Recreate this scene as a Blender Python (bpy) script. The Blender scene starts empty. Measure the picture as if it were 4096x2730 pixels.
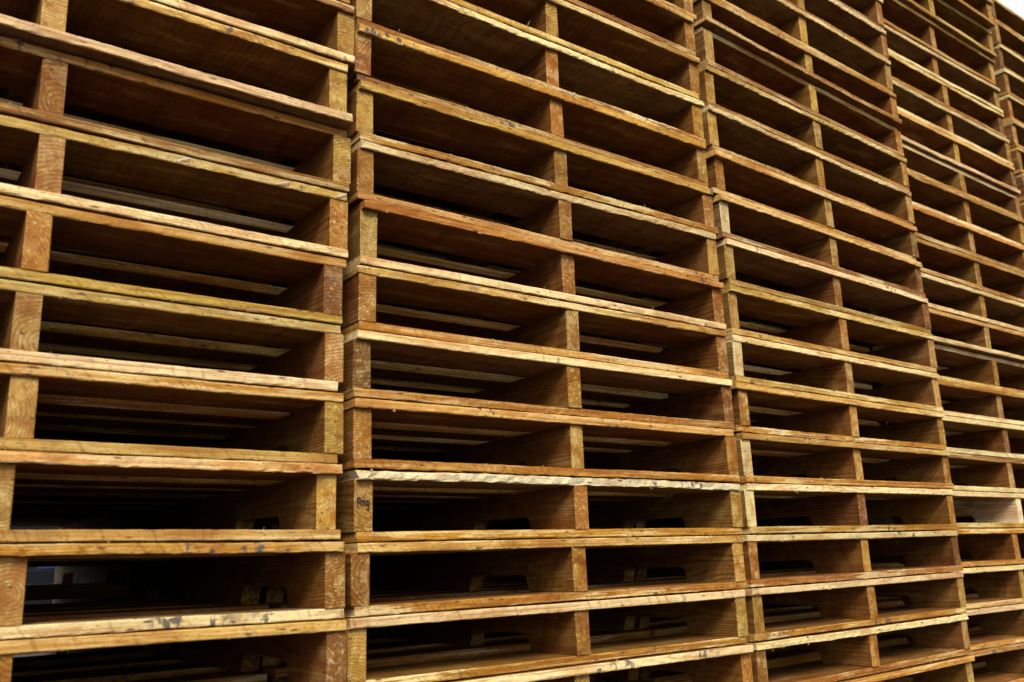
import bpy, bmesh, math, random
from mathutils import Vector, Matrix
random.seed(11)
R = random.Random(5)
scene = bpy.context.scene
COL = scene.collection
EYE = 1.575            # camera height above the yard
P = .125               # pallet height
BT = .0174             # deck board thickness
W = 1.016              # pallet width along the front
DEP = 1.205            # stringer length, front to back
EXPO = 1.36
TAB = {1: [(0,1.0605,1.0605,0.698,None,None,None,(0.666,0.702)),(1,0.9286,0.9335,0.692,None,None,None,(0.652,0.687)),(2,0.7981,0.8013,0.694,None,None,(0.174,0.211),(0.661,0.698)),(3,0.6711,0.6724,0.694,None,None,(0.182,0.216),(0.658,0.693)),(4,0.5462,0.5433,0.686,None,None,(0.175,0.208),(0.648,0.683)),(5,0.4207,0.4188,0.682,None,None,(0.17,0.205),(0.65,0.686)),(6,0.2986,0.2976,0.685,None,None,(0.178,0.207),(0.654,0.688)),(7,0.1752,0.1731,0.68,None,None,(0.163,0.185),(0.641,0.678)),(8,0.0506,0.0461,0.691,None,None,(0.185,0.215),(0.664,0.698)),(9,-0.0745,-0.0806,0.695,None,None,(0.181,0.204),(0.663,0.699))],
2: [(0,1.4163,1.4163,1.719,None,None,None,(1.679,1.726)),(1,1.2969,1.2969,1.722,None,None,(1.202,1.241),(1.697,1.74)),(2,1.1729,1.1729,1.732,None,(0.709,0.745),(1.2,1.235),(1.685,1.728)),(3,1.0427,1.0483,1.723,0.714,(0.713,0.747),(1.204,1.244),(1.686,1.728)),(4,0.9215,0.9227,1.733,0.719,(0.72,0.755),(1.209,1.248),(1.698,1.736)),(5,0.7969,0.8007,1.728,0.72,(0.722,0.756),(1.211,1.251),(1.705,1.743)),(6,0.6747,0.6707,1.74,0.728,(0.729,0.766),(1.215,1.253),(1.704,1.742)),(7,0.546,0.5462,1.736,0.726,(0.717,0.752),(1.216,1.254),(1.701,1.74)),(8,0.4207,0.421,1.737,0.717,(0.717,0.751),(1.213,1.25),(1.704,1.742)),(9,0.2954,0.2969,1.733,0.717,(0.718,0.756),(1.218,1.254),(1.698,1.737)),(10,0.1691,0.1687,1.733,0.722,(0.717,0.754),(1.219,1.255),(1.698,1.738)),(11,0.0429,0.0469,1.731,0.716,(0.711,0.745),(1.204,1.244),(1.69,1.73)),(12,-0.0806,-0.0762,1.719,0.712,(0.711,0.746),(1.204,1.242),(1.684,1.72)),(13,-0.2015,-0.1971,1.725,0.713,None,None,(1.691,1.726))],
3: [(-3,1.7837,1.7837,2.797,None,None,None,(2.768,2.801)),(-2,1.6623,1.6623,2.79,None,None,None,(2.766,2.8)),(-1,1.5351,1.5351,2.794,None,(1.79,1.825),(2.268,2.315),(2.769,2.803)),(0,1.437,1.4136,2.798,1.782,(1.776,1.813),(2.267,2.312),(2.765,2.802)),(1,1.3077,1.2955,2.803,1.769,(1.773,1.81),(2.264,2.311),(2.766,2.804)),(2,1.1833,1.1731,2.8,1.768,(1.76,1.801),(2.259,2.305),(2.766,2.808)),(3,1.0522,1.0434,2.794,1.765,(1.779,1.82),(2.272,2.316),(2.776,2.816)),(4,0.9294,0.9209,2.802,1.778,(1.782,1.825),(2.274,2.318),(2.782,2.817)),(5,0.8063,0.7981,2.807,1.785,(1.777,1.819),(2.271,2.314),(2.783,2.821)),(6,0.6792,0.6762,2.808,1.779,(1.785,1.82),(2.276,2.319),(2.783,2.82)),(7,0.546,0.5474,2.806,1.776,(1.775,1.815),(2.277,2.314),(2.776,2.814)),(8,0.4211,0.4193,2.8,1.766,(1.784,1.821),(2.274,2.311),(2.778,2.819)),(9,0.2959,0.2982,2.798,1.771,(1.775,1.81),(2.273,2.309),(2.767,2.803)),(10,0.1711,0.1779,2.784,1.77,(1.771,1.809),(2.263,2.303),(2.756,2.793)),(11,0.0485,0.0538,2.781,1.76,(1.763,1.802),(2.25,2.292),(2.754,2.791)),(12,-0.0757,-0.0689,2.776,1.759,(1.769,1.805),(2.254,2.295),(2.747,2.782)),(13,-0.1988,-0.1917,2.769,1.76,(1.748,1.784),(2.233,2.274),(2.731,2.77)),(14,-0.3196,-0.3081,2.765,1.749,None,None,None)],
4: [(-3,2.2389,2.2389,3.694,None,None,None,None),(-2,2.0873,2.0873,3.652,None,None,None,None),(-1,1.9867,1.9867,3.699,None,None,None,None),(0,1.9091,1.9242,3.845,None,None,(3.303,3.339),None),(1,1.7951,1.804,3.846,None,None,(3.335,3.369),None),(2,1.6829,1.6831,3.855,None,None,(3.347,3.382),None),(3,1.5599,1.5588,3.859,None,None,(3.357,3.39),None),(4,1.4389,1.4321,3.854,None,None,(3.367,3.401),None),(5,1.3192,1.3192,None,None,None,(3.37,3.403),None),(6,1.1942,1.1942,None,None,None,(3.366,3.403),None),(7,1.0713,1.0713,None,None,None,(3.376,3.41),None),(8,0.9386,0.9386,None,None,None,(3.37,3.408),None),(9,0.8145,0.8145,None,None,None,(3.368,3.403),None),(10,0.6899,0.6899,None,None,None,(3.389,3.419),None),(11,0.5583,0.5583,None,None,None,(3.379,3.414),None),(12,0.4343,0.4343,None,None,None,(3.383,3.415),None),(13,0.31,0.31,None,None,None,(3.374,3.409),None),(14,0.184,0.184,None,None,None,(3.387,3.423),None),(15,0.0616,0.0616,None,None,None,None,None),(16,-0.0629,-0.0629,None,None,None,None,None),(17,-0.1916,-0.1916,None,None,None,None,None),(18,-0.3165,-0.3165,None,None,None,None,None),(19,-0.4422,-0.4422,None,None,None,None,None)]}
# joint -> (k, zL, zR, xR, xL, left stringer, middle stringer, right stringer), heights relative to the eye
ROW_Y = {0: (-.03, 0), 1: (-.0214, .00636), 2: (0, 0), 3: (.0456, .0276), 4: (.1439, .0145), 5: (.15, .01)}
RIGHT = {0: -.36, 1: .69, 2: 1.731, 3: 2.795, 4: 3.853, 5: 4.93}
# edge board colours at each joint: (bottom board of the pallet above, top board of the pallet below)
TONES = {
 1: {0: 'OR', 1: 'PT', 2: 'PO', 3: 'RY', 4: 'PY', 5: 'YT', 6: 'PO', 7: 'TT', 8: 'TO', 9: 'PT'},
 2: {0: 'OO', 1: 'RT', 2: 'YP', 3: 'RY', 4: 'RY', 5: 'OP', 6: 'TO', 7: 'PT', 8: 'OP', 9: 'OT', 10: 'OG', 11: 'OT', 12: 'OP', 13: 'OP'},
 3: {-3: 'RP', -2: 'RP', -1: 'OO', 0: 'RT', 1: 'RT', 2: 'OP', 3: 'RT', 4: 'OT', 5: 'RP', 6: 'OT', 7: 'TP', 8: 'YT', 9: 'OT', 10: 'OP', 11: 'OP', 12: 'OP', 13: 'OP', 14: 'RY'},
 4: {-3: 'OT', -2: 'TT', -1: 'TO', 0: 'OP', 1: 'PT', 2: 'OP', 3: 'PT', 4: 'PP', 5: 'TO', 6: 'PO', 7: 'TO', 8: 'OP', 9: 'PT', 10: 'PP', 11: 'TO', 12: 'PP', 13: 'PR', 14: 'PP', 15: 'YO', 16: 'OP', 17: 'TP', 18: 'OT', 19: 'OP'},
 5: {0: 'TT', 1: 'TT', 2: 'RP', 3: 'RP', 4: 'TP', 5: 'TP', 6: 'OT', 7: 'TT'}}
TONE_RGB = {'P': (.72, .56, .285), 'T': (.49, .285, .080), 'O': (.425, .197, .036), 'R': (.28, .118, .025),
            'Y': (.49, .29, .058), 'G': (.70, .61, .38)}
TONE_WORD = {'P': 'pale', 'T': 'tan', 'O': 'orange', 'R': 'rust-brown', 'Y': 'yellow', 'G': 'rough whitish'}
# a few stringer ends that stand out: (stack, joint above) -> tones of left, middle, right
STR_TONE = {(1, 0): 'YTY', (1, 1): 'YTY', (1, 2): 'OOY', (1, 3): 'OTO', (1, 4): 'TOR', (1, 6): 'OTY', (2, 0): 'OTO', (2, 1): 'OYO',
            (2, 3): 'OOY', (2, 4): 'YOO', (2, 6): 'TOO', (2, 7): 'OTO', (2, 8): 'ROR', (2, 9): 'OYO', (2, 10): 'OOT', (2, 11): 'OOT', (2, 12): 'YOY',
            (3, -1): 'TYO', (3, 3): 'OTR', (3, 4): 'PTR', (3, 6): 'TOT', (3, 7): 'PTT', (3, 8): 'OYO', (3, 9): 'PTO', (3, 10): 'PRO',
            (3, 12): 'YOT', (3, 13): 'ROT', (4, 14): 'TGT'}

# ------------------------------------------------------------------ materials
def wood_material(name, along, face=False):
    m = bpy.data.materials.new(name); m.use_nodes = True
    nt = m.node_tree; N = nt.nodes; L = nt.links; N.clear()
    def nd(t, **k):
        n = N.new(t)
        for a, b in k.items(): setattr(n, a, b)
        return n
    def val(x, sock):
        if hasattr(x, 'is_output') or isinstance(x, bpy.types.NodeSocket): L.new(x, sock)
        else: sock.default_value = x
    def ma(op, a, b=0., c=None, clamp=False):
        n = nd('ShaderNodeMath', operation=op, use_clamp=clamp)
        val(a, n.inputs[0]); val(b, n.inputs[1])
        if c is not None: val(c, n.inputs[2])
        return n.outputs[0]
    def comb(x, y, z):
        n = nd('ShaderNodeCombineXYZ'); val(x, n.inputs[0]); val(y, n.inputs[1]); val(z, n.inputs[2]); return n.outputs[0]
    def noise(v, detail=3., rough=.6, scale=1.):
        n = nd('ShaderNodeTexNoise'); L.new(v, n.inputs['Vector']); n.inputs['Scale'].default_value = scale
        n.inputs['Detail'].default_value = detail; n.inputs['Roughness'].default_value = rough
        return n.outputs['Fac']
    def mixc(f, a, b, mode='MIX'):
        n = nd('ShaderNodeMix', data_type='RGBA', blend_type=mode)
        val(f, n.inputs[0]); val(a, n.inputs[6]); val(b, n.inputs[7]); return n.outputs[2]
    def ramp(v, lo, hi):
        n = nd('ShaderNodeMapRange', interpolation_type='SMOOTHSTEP'); val(v, n.inputs[0])
        n.inputs[1].default_value = lo; n.inputs[2].default_value = hi; return n.outputs[0]
    tc = nd('ShaderNodeTexCoord'); sep = nd('ShaderNodeSeparateXYZ'); L.new(tc.outputs['Object'], sep.inputs[0])
    if along == 'X': u0, a0, b0 = sep.outputs[0], sep.outputs[1], sep.outputs[2]
    else: u0, a0, b0 = sep.outputs[1], sep.outputs[0], sep.outputs[2]
    oi = nd('ShaderNodeObjectInfo')
    wn = nd('ShaderNodeTexWhiteNoise', noise_dimensions='1D'); L.new(oi.outputs['Random'], wn.inputs['W'])
    sr = nd('ShaderNodeSeparateColor'); L.new(wn.outputs['Color'], sr.inputs[0])
    r1, r2, r3 = sr.outputs[0], sr.outputs[1], sr.outputs[2]
    u = ma('ADD', u0, ma('MULTIPLY', oi.outputs['Random'], 61.))
    # grain wander along the length
    wv = noise(comb(ma('MULTIPLY', u, 2.2), ma('MULTIPLY', a0, 9.), ma('MULTIPLY', b0, 9.)), 2., .5)
    wv2 = noise(comb(ma('MULTIPLY', u, 2.6), ma('ADD', ma('MULTIPLY', a0, 9.), 7.), ma('MULTIPLY', b0, 9.)), 2., .5)
    fine = noise(comb(ma('MULTIPLY', u, 14.), ma('MULTIPLY', a0, 60.), ma('MULTIPLY', b0, 60.)), 2., .5)
    pa = ma('MULTIPLY', ma('SUBTRACT', r1, .5), .13 if along == 'X' else .13)
    pb = ma('MULTIPLY', ma('SUBTRACT', r2, .5), .07 if along == 'X' else .16)
    da = ma('ADD', ma('SUBTRACT', a0, pa), ma('MULTIPLY', ma('SUBTRACT', wv, .5), .045))
    db = ma('ADD', ma('SUBTRACT', b0, pb), ma('MULTIPLY', ma('SUBTRACT', wv2, .5), .045))
    rad = ma('SQRT', ma('ADD', ma('MULTIPLY', da, da), ma('MULTIPLY', db, db)))
    rad = ma('ADD', rad, ma('MULTIPLY', fine, .0036))
    spacing = ma('MULTIPLY_ADD', r3, 600., 750.)
    ring = ma('SINE', ma('MULTIPLY', rad, spacing))
    ring = ma('MULTIPLY_ADD', ring, .5, .5)
    brk = noise(comb(ma('MULTIPLY', u, 5.), ma('MULTIPLY', a0, 55.), ma('MULTIPLY', b0, 55.)), 3., .6)
    late = ma('MULTIPLY', ma('POWER', ring, 2.2), ramp(brk, .28, .55))
    fib = noise(comb(ma('MULTIPLY', u, 9.), ma('MULTIPLY', a0, 420.), ma('MULTIPLY', b0, 420.)), 3., .65)
    fib2 = noise(comb(ma('MULTIPLY', u, 2.5), ma('MULTIPLY', a0, 130.), ma('MULTIPLY', b0, 130.)), 3., .6)
    blot = noise(comb(ma('MULTIPLY', u, 7.), ma('MULTIPLY', a0, 26.), ma('MULTIPLY', b0, 26.)), 4., .62)
    grit = noise(comb(ma('MULTIPLY', u, 300.), ma('MULTIPLY', a0, 300.), ma('MULTIPLY', b0, 300.)), 3., .7)
    base = oi.outputs['Color']; wear = oi.outputs['Alpha']
    if face:      # broad sawn faces browner than the edges, darkened further to paint in interior shade
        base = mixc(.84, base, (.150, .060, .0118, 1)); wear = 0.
    dark = mixc(1., base, (.46, .33, .20, 1), 'MULTIPLY')
    lite = mixc(.5, base, (.70, .54, .24, 1))
    c = mixc(ma('MULTIPLY', ramp(fib2, .50, .70), .18 if face else 1.), base, lite)
    c = mixc(ma('MULTIPLY', late, ma('MULTIPLY_ADD', r1, .40, .5 if (face or along == 'Y') else .38)), c, dark)
    c = mixc(ma('MULTIPLY', ramp(blot, .47, .68), .85 if (along == 'Y' or face) else .66), c, mixc(1., base, (.62, .40, .28, 1), 'MULTIPLY'))
    c = mixc(ma('MULTIPLY', ramp(blot, .46, .30), .45 if along == 'X' else .22), c, lite)
    if not face:
        pat = noise(comb(ma('MULTIPLY', u, 3.3), ma('MULTIPLY', r2, 40.) if along == 'X' else ma('MULTIPLY', a0, 28.), ma('MULTIPLY', b0, 45. if along == 'X' else 28.)), 5., .68)
        c = mixc(ma('MULTIPLY', ramp(pat, .53, .60), ma('MULTIPLY_ADD', r2, .5, .3)), c, mixc(1., base, (.60, .40, .30, 1), 'MULTIPLY'))
        c = mixc(ma('MULTIPLY', ramp(pat, .47, .40), ma('MULTIPLY_ADD', r1, .5 if along == 'X' else .2, .25 if along == 'X' else .05)), c, (.74, .58, .29, 1))
    c = mixc(ma('MULTIPLY', ramp(fib, .58, .80), .55), c, dark)
    c = mixc(ma('MULTIPLY', ramp(fib, .42, .22), .12 if face else (.35 if along == 'X' else .10)), c, lite)
    g = mixc(1., c, (.62, .52, .42, 1), 'MULTIPLY')
    c = mixc(ma('MULTIPLY', ramp(grit, .56, .74), .6), c, g)
    # saw marks: thin slanting lines across the board
    sl = ma('ADD', u, ma('MULTIPLY', b0, ma('MULTIPLY_ADD', r2, 1.6, -.4)))
    sl = ma('ADD', sl, ma('MULTIPLY', wv, .06))
    saw = ma('SINE', ma('MULTIPLY', sl, ma('MULTIPLY_ADD', r1, 260., 240.)))
    gate = noise(comb(ma('MULTIPLY', sl, 24.), ma('MULTIPLY', r3, 50.), ma('MULTIPLY', b0, 20.)), 2., .5)
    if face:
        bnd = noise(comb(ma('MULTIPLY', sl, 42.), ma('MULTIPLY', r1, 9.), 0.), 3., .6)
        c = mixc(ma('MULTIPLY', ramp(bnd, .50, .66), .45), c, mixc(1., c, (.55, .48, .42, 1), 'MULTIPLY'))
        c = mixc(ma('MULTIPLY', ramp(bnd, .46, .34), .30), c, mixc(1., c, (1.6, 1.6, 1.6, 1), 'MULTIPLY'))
    sawf = ma('MULTIPLY', ramp(saw, .55, .98), ma('MULTIPLY', ramp(gate, .46, .64), ma('MULTIPLY', ramp(r2, .15, .5), .55)))
    c = mixc(sawf, c, mixc(1., c, (.52, .40, .32, 1), 'MULTIPLY'))
    # blue-grey ink and stain smears, gated by the wear amount
    ik = noise(comb(ma('MULTIPLY', u, 75.), ma('MULTIPLY', r3, 31.), ma('MULTIPLY', b0, 55.)), 1.5, .5)
    ig = noise(comb(ma('MULTIPLY', u, 5.5), ma('MULTIPLY', r1, 17.), 0.), 1., .5)
    inkf = ma('MULTIPLY', ramp(ik, .56, .66), ma('MULTIPLY', ramp(ig, .57, .66), ma('MULTIPLY', wear, .85)))
    c = mixc(inkf, c, (.035, .040, .055, 1))
    if not face and along == 'X':
        st = noise(comb(ma('MULTIPLY', u, 2.1), ma('MULTIPLY', a0, 30.), ma('MULTIPLY', b0, 260.)), 3., .6)
        c = mixc(ma('MULTIPLY', ramp(st, .55, .68), .7), c, mixc(1., base, (.48, .32, .20, 1), 'MULTIPLY'))
        c = mixc(ma('MULTIPLY', ramp(st, .43, .30), .5), c, (.76, .61, .31, 1))
    pore = noise(comb(ma('MULTIPLY', u, 380. if along == 'Y' else 160.), ma('MULTIPLY', a0, 520.), ma('MULTIPLY', b0, 520.)), 1., .5)
    c = mixc(ma('MULTIPLY', ramp(pore, .60, .74), .75), c, mixc(1., base, (.30, .20, .13, 1), 'MULTIPLY'))
    # knots
    kn = nd('ShaderNodeTexVoronoi'); L.new(comb(ma('MULTIPLY', u, 3.6), ma('MULTIPLY', a0, 9.), ma('MULTIPLY', b0, 13.)), kn.inputs['Vector'])
    kd = ma('ADD', kn.outputs['Distance'], ma('MULTIPLY', ma('SUBTRACT', fine, .5), .10))
    c = mixc(ma('MULTIPLY', ramp(kd, .17, .07), .85), c, (.075, .03, .012, 1))
    hs = nd('ShaderNodeHueSaturation'); L.new(c, hs.inputs['Color'])
    L.new(ma('MULTIPLY_ADD', r3, .30, .84), hs.inputs['Value']); hs.inputs['Saturation'].default_value = 1.04
    L.new(ma('MULTIPLY_ADD', r2, .016, .492), hs.inputs['Hue'])
    bs = nd('ShaderNodeBsdfPrincipled'); L.new(hs.outputs[0], bs.inputs['Base Color'])
    bs.inputs['Roughness'].default_value = .72; bs.inputs['Specular IOR Level'].default_value = .28
    h = ma('ADD', ma('MULTIPLY', fib, .8), ma('ADD', ma('MULTIPLY', grit, .7), ma('MULTIPLY', late, -.25)))
    h = ma('ADD', h, ma('MULTIPLY', sawf, -.8))
    bp = nd('ShaderNodeBump'); bp.inputs['Strength'].default_value = .85; bp.inputs['Distance'].default_value = .0012
    L.new(h, bp.inputs['Height']); L.new(bp.outputs[0], bs.inputs['Normal'])
    out = nd('ShaderNodeOutputMaterial'); L.new(bs.outputs[0], out.inputs[0])
    return m
M_BOARD = wood_material('board_wood', 'X')
M_STR = wood_material('stringer_wood', 'Y')
M_FACE = wood_material('board_face_wood_shaded', 'X', True)
M_SFACE = wood_material('stringer_face_wood_shaded', 'Y', True)
def plain(name, rgb, rough=.8, metal=0., bump=0., scale=20., var=.3):
    m = bpy.data.materials.new(name); m.use_nodes = True; nt = m.node_tree; b = nt.nodes['Principled BSDF']
    b.inputs['Roughness'].default_value = rough; b.inputs['Metallic'].default_value = metal
    tx = nt.nodes.new('ShaderNodeTexNoise'); tx.inputs['Scale'].default_value = scale; tx.inputs['Detail'].default_value = 8
    tc = nt.nodes.new('ShaderNodeTexCoord'); nt.links.new(tc.outputs['Object'], tx.inputs['Vector'])
    cr = nt.nodes.new('ShaderNodeValToRGB'); nt.links.new(tx.outputs['Fac'], cr.inputs[0])
    cr.color_ramp.elements[0].position = .3; cr.color_ramp.elements[1].position = .7
    cr.color_ramp.elements[0].color = (*[c * (1 - var) for c in rgb], 1); cr.color_ramp.elements[1].color = (*[min(1, c * (1 + var)) for c in rgb], 1)
    nt.links.new(cr.outputs[0], b.inputs['Base Color'])
    if bump:
        bp = nt.nodes.new('ShaderNodeBump'); bp.inputs['Distance'].default_value = bump; nt.links.new(tx.outputs['Fac'], bp.inputs['Height'])
        nt.links.new(bp.outputs[0], b.inputs['Normal'])
    return m
M_GROUND = plain('yard_ground', (.045, .04, .034), .9, 0, .01, 3., .25)
M_STEEL = plain('staple_steel', (.75, .77, .80), .35, .6, 0, 50, .1)
M_SPLINT = plain('splinter_wood', (.62, .47, .25), .8, 0, 0, 90, .25)
M_INK = plain('stamp_ink', (.035, .02, .012), .8, 0, 0, 400, .4)
M_DARKWALL = plain('shed_paint', (.007, .008, .010), .8, 0, .002, 2, .4)
M_DARKWALL.node_tree.nodes['Principled BSDF'].inputs['Specular IOR Level'].default_value = .08
M_BLUE = plain('drum_blue', (.015, .03, .12), .4, 0, .001, 6, .2)

# ------------------------------------------------------------------ meshes
def link(o, parent=None):
    COL.objects.link(o)
    if parent: o.parent = parent
    return o
def finish(bm, name, mat):
    bmesh.ops.recalc_face_normals(bm, faces=bm.faces)
    me = bpy.data.meshes.new(name); bm.to_mesh(me); bm.free(); me.materials.append(mat); return me
def board_mesh(name, length, depth, t, rough=1., seg=34, wane=0.):
    """a sawn board: rounded section swept along X with an uneven front edge and ragged ends"""
    bm = bmesh.new(); rr = random.Random(R.random())
    c = .0016
    ph = [rr.uniform(0, 6.28) for _ in range(8)]
    def wav(x, i, amp): return 1.5 * amp * (math.sin(x * 5.1 + ph[i]) + .6 * math.sin(x * 13.7 + ph[i + 1]) + .35 * math.sin(x * 31 + ph[(i + 3) % 8]))
    rings = []
    for s in range(seg + 1):
        f = s / seg; x = (f - .5) * length
        if 0 < s < seg: x += rr.uniform(-.3, .3) * length / seg
        fy = wav(x, 0, .0007 * rough); wz = wav(x, 3, .0004 * rough)
        w = wane * max(0, math.sin(x * 4 + ph[5]) * .7 + math.sin(x * 17 + ph[6]) * .35)
        j = lambda a=.00055: rr.uniform(-a, a) * rough
        y0, y1, z0, z1 = -depth / 2 + fy, depth / 2, -t / 2 + wz * .5, t / 2 + wz * .5
        sec = [(y0 + j() * 1.6, z0 + c + j() + w * .3), (y0 + j() + w * .2, z1 - c + j() - w), (y0 + c + w * .8 + j(), z1 + j() * .5), (y1 - c, z1), (y1, z1 - c), (y1, z0 + c), (y1 - c, z0), (y0 + c + j(), z0 + j() * .5 + w * .1)]
        xe = 0
        ring = []
        for (y, z) in sec:
            if s in (0, seg): xe = rr.uniform(-.0014, .0014) * rough
            ring.append(bm.verts.new((x + xe, y, z)))
        rings.append(ring)
    for a, b in zip(rings, rings[1:]):
        for i in range(8): bm.faces.new((a[i], a[(i + 1) % 8], b[(i + 1) % 8], b[i]))
    bm.faces.new(rings[0][::-1]); bm.faces.new(rings[-1])
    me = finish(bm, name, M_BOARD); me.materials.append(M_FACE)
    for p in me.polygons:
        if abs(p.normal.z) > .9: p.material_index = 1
    return me
def stringer_mesh(name, h, wd, length=DEP, seed=0, h_notch=.036):
    """a notched stringer: side profile with two rounded fork notches in its lower edge, swept across X"""
    rr = random.Random(seed); bm = bmesh.new()
    y0, y1, z0, z1 = 0, length, -h / 2, h / 2
    def notch(a, b):
        r = .02; pts = [(a, z0)]
        for i in range(5):
            t = math.pi / 2 * i / 4
            pts.append((a + .006 + r - r * math.cos(t), z0 + h_notch - r + r * math.sin(t)))
        for i in range(5):
            t = math.pi / 2 * (1 - i / 4)
            pts.append((b - .006 - r + r * math.cos(t), z0 + h_notch - r + r * math.sin(t)))
        return pts + [(b, z0)]
    pts = [(y0, z0)] + notch(.150, .380) + notch(length - .380, length - .150) + [(y1, z0), (y1, z1), (y0, z1)]
    A = [bm.verts.new((-wd / 2, y, z)) for y, z in pts]
    f = bm.faces.new(A)
    ex = bmesh.ops.extrude_face_region(bm, geom=[f])
    vs = [v for v in ex['geom'] if isinstance(v, bmesh.types.BMVert)]
    bmesh.ops.translate(bm, verts=vs, vec=(wd, 0, 0))
    bm.faces.ensure_lookup_table()
    es = [e for e in bm.edges if e.calc_face_angle(0) > 1.2]
    bmesh.ops.bevel(bm, geom=es, offset=.0013, segments=1, affect='EDGES', clamp_overlap=True)
    # slightly ragged front end
    for v in bm.verts:
        if v.co.y < .004: v.co += Vector((rr.uniform(-.0007, .0007), rr.uniform(-.0012, .0012), rr.uniform(-.0007, .0007)))
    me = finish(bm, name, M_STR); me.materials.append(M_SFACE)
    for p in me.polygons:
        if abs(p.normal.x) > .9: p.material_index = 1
    return me
def splinter_mesh(rr):
    bm = bmesh.new()
    for _ in range(rr.choice((1, 2, 3))):
        L_ = rr.uniform(.006, .018); d = Vector((rr.uniform(-1, 1), rr.uniform(-1, .1), rr.uniform(-.5, .9))).normalized()
        s = d.orthogonal().normalized(); t = d.cross(s); w = .0006; o = Vector((rr.uniform(-.006, .006), 0, 0))
        b = [bm.verts.new(o + s * w), bm.verts.new(o - s * w * .5 + t * w), bm.verts.new(o - s * w * .5 - t * w)]
        bend = t * rr.uniform(-.003, .003)
        m_ = [bm.verts.new(o + d * L_ * .5 + bend + (v.co - o) * .8) for v in b]
        tip = bm.verts.new(o + d * L_)
        for i in range(3):
            j = (i + 1) % 3
            bm.faces.new((b[i], b[j], m_[j], m_[i])); bm.faces.new((m_[i], m_[j], tip))
        bm.faces.new(b[::-1])
    return finish(bm, 'splinter', M_SPLINT)
SPL = [splinter_mesh(random.Random(i)) for i in range(12)]
TOPY = [.070, .262, .405, .6025, .80, .96, 1.135]      # centres of the seven top boards
TOPD = [.140, .090, .100, .140, .100, .100, .140]
BOTY = [.070, .370, .6025, .835, 1.135]
BOTD = [.140, .100, .140, .100, .140]
POOL = {}
def inner(depth):
    if depth not in POOL: POOL[depth] = [board_mesh('inner_board', 1.006, depth, BT, .8, 8) for _ in range(3)]
    return R.choice(POOL[depth])
def shade(ch, amt=.10):
    b = TONE_RGB[ch]; k = 1 + R.uniform(-amt, amt)
    return tuple(max(0, c * k * (1 + R.uniform(-.05, .05))) for c in b)
def inner_tone(): return R.choice('TOOORRTO')
ONE = {}
def solid_pallet_mesh(kind):
    """whole pallet in one mesh, for rows hidden behind and stacks outside the picture"""
    if kind in ONE: return ONE[kind]
    bm = bmesh.new()
    def add(me, M):
        b2 = bmesh.new(); b2.from_mesh(me); b2.transform(M); me2 = bpy.data.meshes.new('t'); b2.to_mesh(me2); b2.free(); bm.from_mesh(me2); bpy.data.meshes.remove(me2)
    hs = P - 2 * BT
    for y, d in zip(TOPY, TOPD): add(inner(d), Matrix.Translation((0, y, P - BT / 2)))
    for y, d in zip(BOTY, BOTD): add(inner(d), Matrix.Translation((0, y, BT / 2)))
    sm = stringer_mesh('s', hs, .036)
    for x in (-W / 2 + .021, 0, W / 2 - .021): add(sm, Matrix.Translation((x, 0, BT + hs / 2)))
    me = bpy.data.meshes.new('pallet'); bm.to_mesh(me); bm.free(); me.materials.append(M_BOARD); me.materials.append(M_FACE)
    ONE[kind] = me; return me

# ------------------------------------------------------------------ camera
F_PX = 3621.5; CAM_D = 1.44037
yaw, pitch, roll = .638855927, .240306015, -.0335520905
fw = Vector((math.sin(yaw) * math.cos(pitch), math.cos(yaw) * math.cos(pitch), math.sin(pitch)))
rt = Vector((math.cos(yaw), -math.sin(yaw), 0)); up = rt.cross(fw)
rt2 = rt * math.cos(roll) + up * math.sin(roll); up2 = -rt * math.sin(roll) + up * math.cos(roll)
cam_loc = Vector((0, -CAM_D, EYE))
cam = bpy.data.cameras.new('camera'); co = link(bpy.data.objects.new('camera', cam))
co.matrix_world = Matrix((( rt2.x, up2.x, -fw.x, cam_loc.x), (rt2.y, up2.y, -fw.y, cam_loc.y), (rt2.z, up2.z, -fw.z, cam_loc.z), (0, 0, 0, 1)))
cam.sensor_fit = 'HORIZONTAL'; cam.sensor_width = 36; cam.lens = F_PX / 4096 * 36
cam.clip_start = .05; cam.clip_end = 3000
cam.dof.use_dof = True; cam.dof.focus_distance = 2.05; cam.dof.aperture_fstop = 5.0
scene.camera = co
def px(x, y, z):
    d = Vector((x, y, z)) - cam_loc; zc = d.dot(fw)
    return (2048 + F_PX * d.dot(rt2) / zc, 1365 - F_PX * d.dot(up2) / zc) if zc > .05 else (-9e9, 0)

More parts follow.
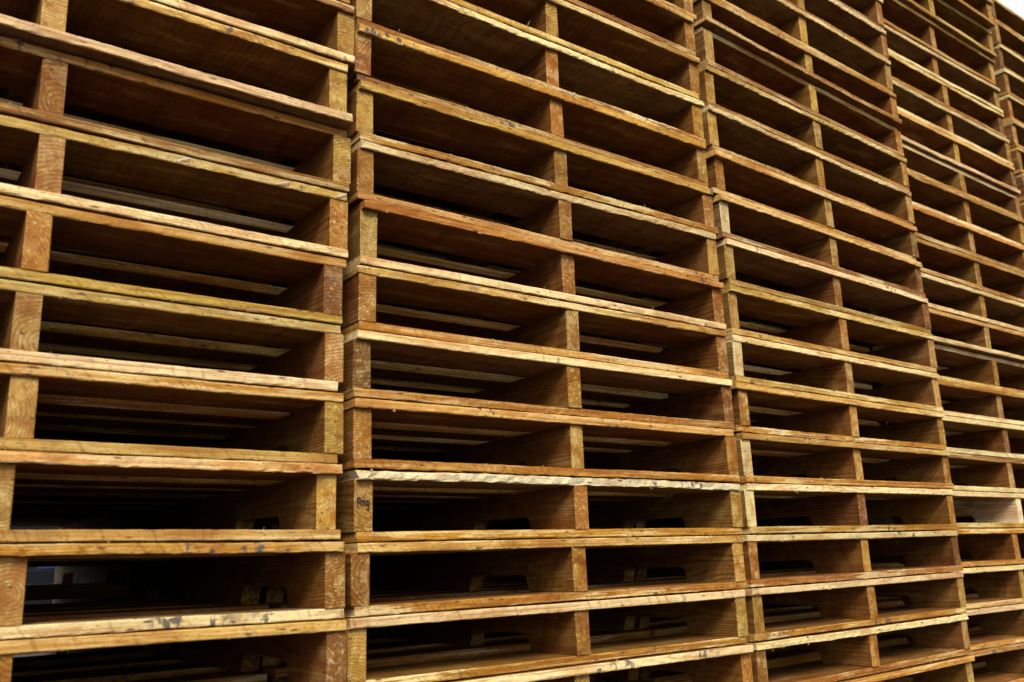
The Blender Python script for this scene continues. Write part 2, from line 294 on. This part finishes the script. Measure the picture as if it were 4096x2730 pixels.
# ------------------------------------------------------------------ build stacks
ORD = ['first', 'second', 'third', 'fourth', 'fifth', 'sixth', 'seventh', 'eighth', 'ninth', 'tenth', 'eleventh', 'twelfth', 'thirteenth', 'fourteenth',
       'fifteenth', 'sixteenth', 'seventeenth', 'eighteenth', 'nineteenth', 'twentieth', 'twenty-first', 'twenty-second', 'twenty-third', 'twenty-fourth', 'twenty-fifth']
STACKW = {1: 'leftmost', 2: 'second', 3: 'third', 4: 'fourth', 5: 'rightmost'}
def set_col(o, rgb, wear): o.color = (*rgb, wear)
def part(name, me, parent, loc, rgb, wear, rot=0):
    o = bpy.data.objects.new(name, me); link(o, parent); o.location = loc; o.rotation_euler = (0, rot, 0); set_col(o, rgb, wear); return o
def build_pallet(s, k, zt, zb, xl, xr, strs, yb, yw, tt, tb, label, stand):
    """zt, zb: (left, right) heights of the pallet's top and bottom; strs: x spans of the stringers"""
    rr = random.Random(s * 100 + k)
    cx = (xl + xr) / 2
    root = bpy.data.objects.new('pallet', None); link(root); root.empty_display_size = .2
    base = min(zb)
    root.location = (cx, yb + yw * (cx - RIGHT[s]), base); root.rotation_euler = (0, 0, math.atan(yw))
    root['label'] = label; root['category'] = 'pallet'; root['group'] = 'wooden pallets in the front row of stacks'
    wl = xr - xl
    at = lambda q, x: q[0] + (q[1] - q[0]) * (x / wl + .5) - base     # height at local x
    rt_ = -math.atan((zt[1] - zt[0]) / wl); rb_ = -math.atan((zb[1] - zb[0]) / wl)
    def lead(tone, z, rot, rec, nm):
        rough = 2.6 if tone == 'G' else rr.choice((.8, 1., 1., 1.5))
        t = BT - rr.uniform(.0003, .0022)
        me = board_mesh(nm, wl - rr.uniform(0, .012), .14, t, rough, 70 if s < 4 else 30, .004 if (tone == 'G' or rr.random() < .16) else 0.)
        z += (t - BT) / 2 * (1 if nm == 'deck_board' else -1)
        return part(nm, me, root, (rr.uniform(-.004, .004), .07 + rec, z), shade(tone), 1. if rr.random() < .5 else .25, rot)
    rt0 = rr.uniform(-.008, .003); rb0 = rr.uniform(-.004, .006)
    if tt in 'PG': rt0 = min(rt0, -.003)
    if (s, k) in JUT_T: rt0 = JUT_T[(s, k)]
    if (s, k) in JUT_B: rb0 = JUT_B[(s, k)]
    top = lead(tt, at(zt, 0) - BT / 2 - .0004, rt_, rt0, 'deck_board')
    bot = lead(tb, at(zb, 0) + BT / 2 + .0002, rb_, rb0, 'bottom_board')
    for y, d in list(zip(TOPY, TOPD))[1:]:
        part('deck_board', inner(d), root, (rr.uniform(-.004, .004), y + rr.uniform(-.012, .012), at(zt, 0) - BT / 2 - .0004), shade(R.choice('TTOOP') if y < .3 else inner_tone()), rr.random() * .7, rt_)
    for y, d in list(zip(BOTY, BOTD))[1:]:
        part('bottom_board', inner(d), root, (rr.uniform(-.004, .004), y + rr.uniform(-.012, .012), at(zb, 0) + BT / 2 + .0002), shade(inner_tone()), rr.random() * .7, rb_)
    tones = STR_TONE.get((s, k), ''.join(rr.choice('OTOORYT') for _ in range(3)))
    so = []
    for i, (a, b) in enumerate(strs):
        c = (a + b) / 2 - cx; wd = min(.041, max(.034, b - a)); hs = at(zt, c) - at(zb, c) - 2 * BT
        me = stringer_mesh('stringer', hs + .0002, wd, DEP, rr.random())
        if tones[i] == 'G':
            for p in me.polygons: p.material_index = 0
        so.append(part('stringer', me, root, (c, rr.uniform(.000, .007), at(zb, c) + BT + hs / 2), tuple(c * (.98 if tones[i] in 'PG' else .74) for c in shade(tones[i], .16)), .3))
    # splinters and fibres along the sawn edges
    for o, z in ((top, -BT / 2), (bot, BT / 2), (bot, -BT / 2), (top, BT / 2)):
        for _ in range(rr.choice((0, 1, 1, 2, 3)) if s < 4 else 0):
            q = bpy.data.objects.new('splinter', rr.choice(SPL)); link(q, o)
            q.location = (rr.uniform(-.5, .5) * (wl - .03), -.0698, z * .9); q.rotation_euler = (rr.uniform(-.4, .4), 0, rr.uniform(-.5, .5)); q.scale = [rr.uniform(.35, .9)] * 3
    return root, top, bot, so
# boards that stick out towards the camera (negative) or sit back, by (stack, pallet)
JUT_T = {(1, 2): .006, (4, 4): .006, (3, 0): .012, (4, 10): .010}
JUT_B = {(1, 1): -.022, (1, 0): -.006, (3, -1): -.012, (4, 3): -.008, (4, 9): -.012}

def default_strs(xl, xr): return [(xl + .002, xl + .038), ((xl + xr) / 2 - .018, (xl + xr) / 2 + .018), (xr - .038, xr - .002)]
TOPMAX = 2.43
joints = {}
for s in TAB:
    rows = {r[0]: list(r) for r in TAB[s]}
    ks = sorted(rows)
    J = {}
    for k in ks:
        r = rows[k]
        if s == 4 and k < 0: r[1] = r[2] = 1.9241 + .1205 * (-k); r[3] = 3.846
        J[k] = (r[1], r[2])
    joints[s] = (rows, J)
joints[5] = ({}, {k: (2.414 - k * .1235, 2.414 - k * .1235) for k in range(0, 9)})
GROUND_REL = -EYE
built = {}; n_out = 0
def offmesh(xc, y, z, lab, grp, yw=0):
    o = bpy.data.objects.new('pallet', solid_pallet_mesh(R.randrange(3))); link(o); o.location = (xc, y, z); o.rotation_euler = (0, 0, math.atan(yw))
    o['label'] = lab; o['category'] = 'pallet'; o['group'] = grp; set_col(o, shade(R.choice('TO')), .3); return o
LAB_OFF = 'wooden pallet of the front stacks, outside the picture edge'
for s in (1, 2, 3, 4, 5):
    rows, J = joints[s]; yb0, yw = ROW_Y[s]
    kmin, kmax = min(J), max(J)
    # continue the measured joints up to the stack top and down to the yard
    k = kmin
    while J[k][0] + .12 < TOPMAX and s < 5:
        J[k - 1] = (J[k][0] + P, J[k][1] + P); k -= 1
    if s == 1:   # even out the top tilt
        pass
    k = kmax; n = max(1, round((J[k][0] - GROUND_REL) / P)); zl, zr = J[k]
    for i in range(1, n + 1): J[kmax + i] = (zl + (GROUND_REL - zl) * i / n, zr + (GROUND_REL - zr) * i / n)
    ks = sorted(J)
    pal = ks[:-1]
    vis = []
    for k in pal:
        zm = sum(J[k]) / 2; zbm = sum(J[k + 1]) / 2
        x1 = RIGHT[s]; x0 = x1 - W
        seen = False
        for i in range(41):
            x = x0 + (x1 - x0) * i / 40
            for z in (zm, zbm, (zm + zbm) / 2):
                u, v = px(x, yb0 + yw * (x - x1), z + EYE)
                if 4 < u < 4092 and 6 < v < 2724: seen = True
        if seen: vis.append(k)
    for k in pal:
        zt = [z + EYE for z in J[k]]; zb = [z + EYE for z in J[k + 1]]
        r = rows.get(k); r2 = rows.get(k + 1)
        xr = RIGHT[s] + (r[3] - RIGHT[s] if r and r[3] else 0) * 1.0
        if s == 4 and not (r and r[3] and k >= 0): xr = 3.85 if k >= 0 else {-1: 3.815, -2: 3.797}.get(k, 3.764)
        xl = r[4] if (r and r[4]) else xr - W
        yb = yb0
        if s == 4 and k < 0: yb = yb0 - {-1: .01, -2: .035}.get(k, .065)
        if k not in vis:
            offmesh((xl + xr) / 2, yb0 + yw * ((xl + xr) / 2 - RIGHT[s]), zb[0], LAB_OFF, 'front pallets outside the picture', yw); n_out += 1
            continue
        ds = default_strs(xl, xr)
        if r:
            for i in range(3):
                if r[5 + i]:
                    a, b = r[5 + i]
                    c = (a + b) / 2; c = min(max(c, xl + .017), xr - .014); ds[i] = (c - .0178, c + .0178)
        tt = TONES.get(s, {}).get(k, R.choice(['OT', 'TP', 'OP', 'RT']))[1]
        tb = TONES.get(s, {}).get(k + 1, R.choice(['OT', 'TP', 'OP', 'RT']))[0]
        w1, w2 = TONE_WORD[tt], TONE_WORD[tb]
        pos = ORD[vis.index(k)]
        look = ('pallet with both edge boards ' + w1) if w1 == w2 else 'pallet edged %s above, %s below' % (w1, w2)
        label = '%s, %s from the photo top in the %s stack' % (look, pos, STACKW[s])
        built[(s, k)] = build_pallet(s, k, zt, zb, xl, xr, ds, yb, yw, tt, tb, label, None)
# stack 0 (left of the picture) closes the side
z = 0.
while z < EYE + TOPMAX - .1:
    offmesh(RIGHT[0] - W / 2, ROW_Y[0][0], z, LAB_OFF, 'front pallets outside the picture'); z += P
# rear row: same spacing, its own heights (a joint .088 above the eye)
zr0 = EYE + .088
zb_ = zr0 - P * int(zr0 / P)
for s, xr in {0: -.32, 1: .737, 2: 1.80, 3: 2.86, 4: 3.92, 5: 4.98}.items():
    z = zb_ if s == 1 else max(0, zb_ + R.uniform(-.03, .03))
    if zb_ > .03 and s >= 0:
        pass
    while z < EYE + TOPMAX - .1:
        o = offmesh(xr - W / 2, 1.29 + R.uniform(-.005, .02) if s != 1 else 1.285, z, 'brown pallet in the shadowed rear row, seen only through gaps between front boards', 'pallets of the rear row')
        z += P
# ------------------------------------------------------------------ small details
def staple(board, x, z, ang, ln=.021):
    bm = bmesh.new(); w = .0009
    def bar(p, q):
        d = (q - p).normalized(); s_ = d.orthogonal().normalized() * w; t_ = d.cross(s_).normalized() * w
        a = [bm.verts.new(p + v) for v in (s_, t_, -s_, -t_)]; b = [bm.verts.new(q + v) for v in (s_, t_, -s_, -t_)]
        for i in range(4): bm.faces.new((a[i], a[(i + 1) % 4], b[(i + 1) % 4], b[i]))
        bm.faces.new(a[::-1]); bm.faces.new(b)
    e = Vector((math.cos(ang), 0, math.sin(ang))) * ln / 2; f = Vector((0, .006, 0))
    bar(-e, e); bar(-e, -e + f); bar(e, e + f)
    o = bpy.data.objects.new('staple', finish(bm, 'staple', M_STEEL)); link(o, board); o.location = (x, -.0735, z)
def stamp_strokes(parent, strokes, loc, w=.0016, mat=M_INK, name='ink_stamp'):
    bm = bmesh.new()
    for (x0, z0, x1, z1) in strokes:
        p, q = Vector((x0, 0, z0)), Vector((x1, 0, z1)); d = (q - p).normalized(); n = Vector((-d.z, 0, d.x)) * w / 2
        a = [bm.verts.new(v) for v in (p + n - d * w / 3, p - n - d * w / 3, q - n + d * w / 3, q + n + d * w / 3)]
        b = [bm.verts.new(v.co + Vector((0, .0006, 0))) for v in a]
        bm.faces.new(a); bm.faces.new(b[::-1])
        for i in range(4): bm.faces.new((a[i], b[i], b[(i + 1) % 4], a[(i + 1) % 4]))
    o = bpy.data.objects.new(name, finish(bm, name, mat)); link(o, parent); o.location = loc; return o
if (1, 3) in built:
    tb_ = built[(1, 3)][1]; x_c = -(RIGHT[1] - W / 2)
    for X, zz, an in ((.386, .000, .42), (.560, -.001, .35), (.672, .001, .5)): staple(tb_, X + x_c, zz, an)
if (2, 2) in built:
    t2 = built[(2, 2)][2]
    for X, zz, an in ((.05, .003, 1.0), (.28, .0, .9), (.36, -.001, .2)): staple(t2, X, zz, an, .008)
if (2, 10) in built:
    st = built[(2, 10)][3][0]
    Pm = [(-.011, -.008, -.011, .009), (-.011, .009, -.006, .009), (-.006, .009, -.006, .002), (-.011, .002, -.006, .002),
          (-.003, -.003, -.003, .005), (-.003, .005, .001, .004), (.001, .004, .001, -.003), (.001, .004, .004, .003), (.004, .003, .004, -.003),
          (.007, -.002, .007, .004), (.007, .004, .011, .003), (.011, .003, .011, -.011), (.011, -.011, .007, -.010), (.007, -.002, .011, -.003)]
    stamp_strokes(st, Pm, (-.001, -.0022, .004), .0021)
# ------------------------------------------------------------------ yard
bm = bmesh.new(); bmesh.ops.create_grid(bm, x_segments=2, y_segments=2, size=400)
g = bpy.data.objects.new('ground', finish(bm, 'ground', M_GROUND)); link(g); g['kind'] = 'structure'; g.location = (0, 0, -.002)
def box(name, lo, hi, mat, parent=None, bev=.01):
    bm = bmesh.new(); bmesh.ops.create_cube(bm, size=1)
    lo, hi = Vector(lo), Vector(hi)
    for v in bm.verts: v.co = Vector((lo[i] + (v.co[i] + .5) * (hi[i] - lo[i]) for i in range(3)))
    bmesh.ops.bevel(bm, geom=bm.edges[:], offset=bev, segments=1, affect='EDGES')
    o = bpy.data.objects.new(name, finish(bm, name, mat)); link(o, parent); return o
sh = bpy.data.objects.new('shed', None); link(sh); sh.location = (2.2, 12, 0)
sh['label'] = 'dark shed far behind, glimpsed through the low gap at the left edge'; sh['category'] = 'shed'
box('wall', (-4, 0, 0), (4, 4, 2.6), M_DARKWALL, sh)
box('roof', (-4.2, -.25, 2.6), (4.2, 4.2, 2.75), M_DARKWALL, sh)
dr = bpy.data.objects.new('crate', None); link(dr); dr.location = (1.70, 7.0, 1.648)
dr['label'] = 'small blue crate on a dark bin behind the stacks, glimpsed through the low left gap'; dr['category'] = 'crate'
box('body', (-.30, -.2, 0), (.30, .2, .10), M_BLUE, dr, .01); box('rim', (-.31, -.21, .10), (.31, .21, .125), M_BLUE, dr, .006)
cr = box('storage_bin', (1.0, 6.6, 0), (2.3, 7.4, 1.647), M_DARKWALL); cr['label'] = 'tall dark bin under the blue crate, behind the stacks'; cr['category'] = 'bin'

# ------------------------------------------------------------------ light
w = bpy.data.worlds.new('World'); scene.world = w; w.use_nodes = True
nt = w.node_tree; bg = nt.nodes['Background']
sky = nt.nodes.new('ShaderNodeTexSky'); sky.sky_type = 'NISHITA'; sky.sun_disc = False
SUN_EL, SUN_AZ = math.radians(42), math.radians(-152)   # direction the light comes from, measured from +Y towards +X
sky.sun_elevation = SUN_EL; sky.sun_rotation = SUN_AZ; sky.air_density = 1.; sky.dust_density = 4.; sky.ozone_density = 1.
hs = nt.nodes.new('ShaderNodeHueSaturation'); hs.inputs['Saturation'].default_value = .12
# thin cloud: brighter over the far side of the stacks than behind the camera
tcw = nt.nodes.new('ShaderNodeTexCoord'); spw = nt.nodes.new('ShaderNodeSeparateXYZ'); nt.links.new(tcw.outputs['Generated'], spw.inputs[0])
mrw = nt.nodes.new('ShaderNodeMapRange'); nt.links.new(spw.outputs[1], mrw.inputs[0])
mrw.inputs[1].default_value = -.2; mrw.inputs[2].default_value = .35; mrw.inputs[3].default_value = 1.; mrw.inputs[4].default_value = 4.2
nt.links.new(mrw.outputs[0], hs.inputs['Value'])
nt.links.new(sky.outputs[0], hs.inputs['Color']); nt.links.new(hs.outputs[0], bg.inputs['Color'])
bg.inputs['Strength'].default_value = .052
sd = bpy.data.lights.new('sun', 'SUN'); sd.energy = 1.5; sd.angle = math.radians(22); sd.color = (1, .95, .85)
so = link(bpy.data.objects.new('sun', sd))
dirv = Vector((math.sin(SUN_AZ) * math.cos(SUN_EL), math.cos(SUN_AZ) * math.cos(SUN_EL), math.sin(SUN_EL)))
so.rotation_euler = dirv.to_track_quat('Z', 'Y').to_euler(); so.location = (0, -4, 8)
scene.view_settings.view_transform = 'Standard'; scene.view_settings.look = 'None'
scene.view_settings.gamma = 1; scene.view_settings.exposure = EXPO
scene.cycles.max_bounces = 8; scene.cycles.diffuse_bounces = 3; scene.cycles.use_denoising = True
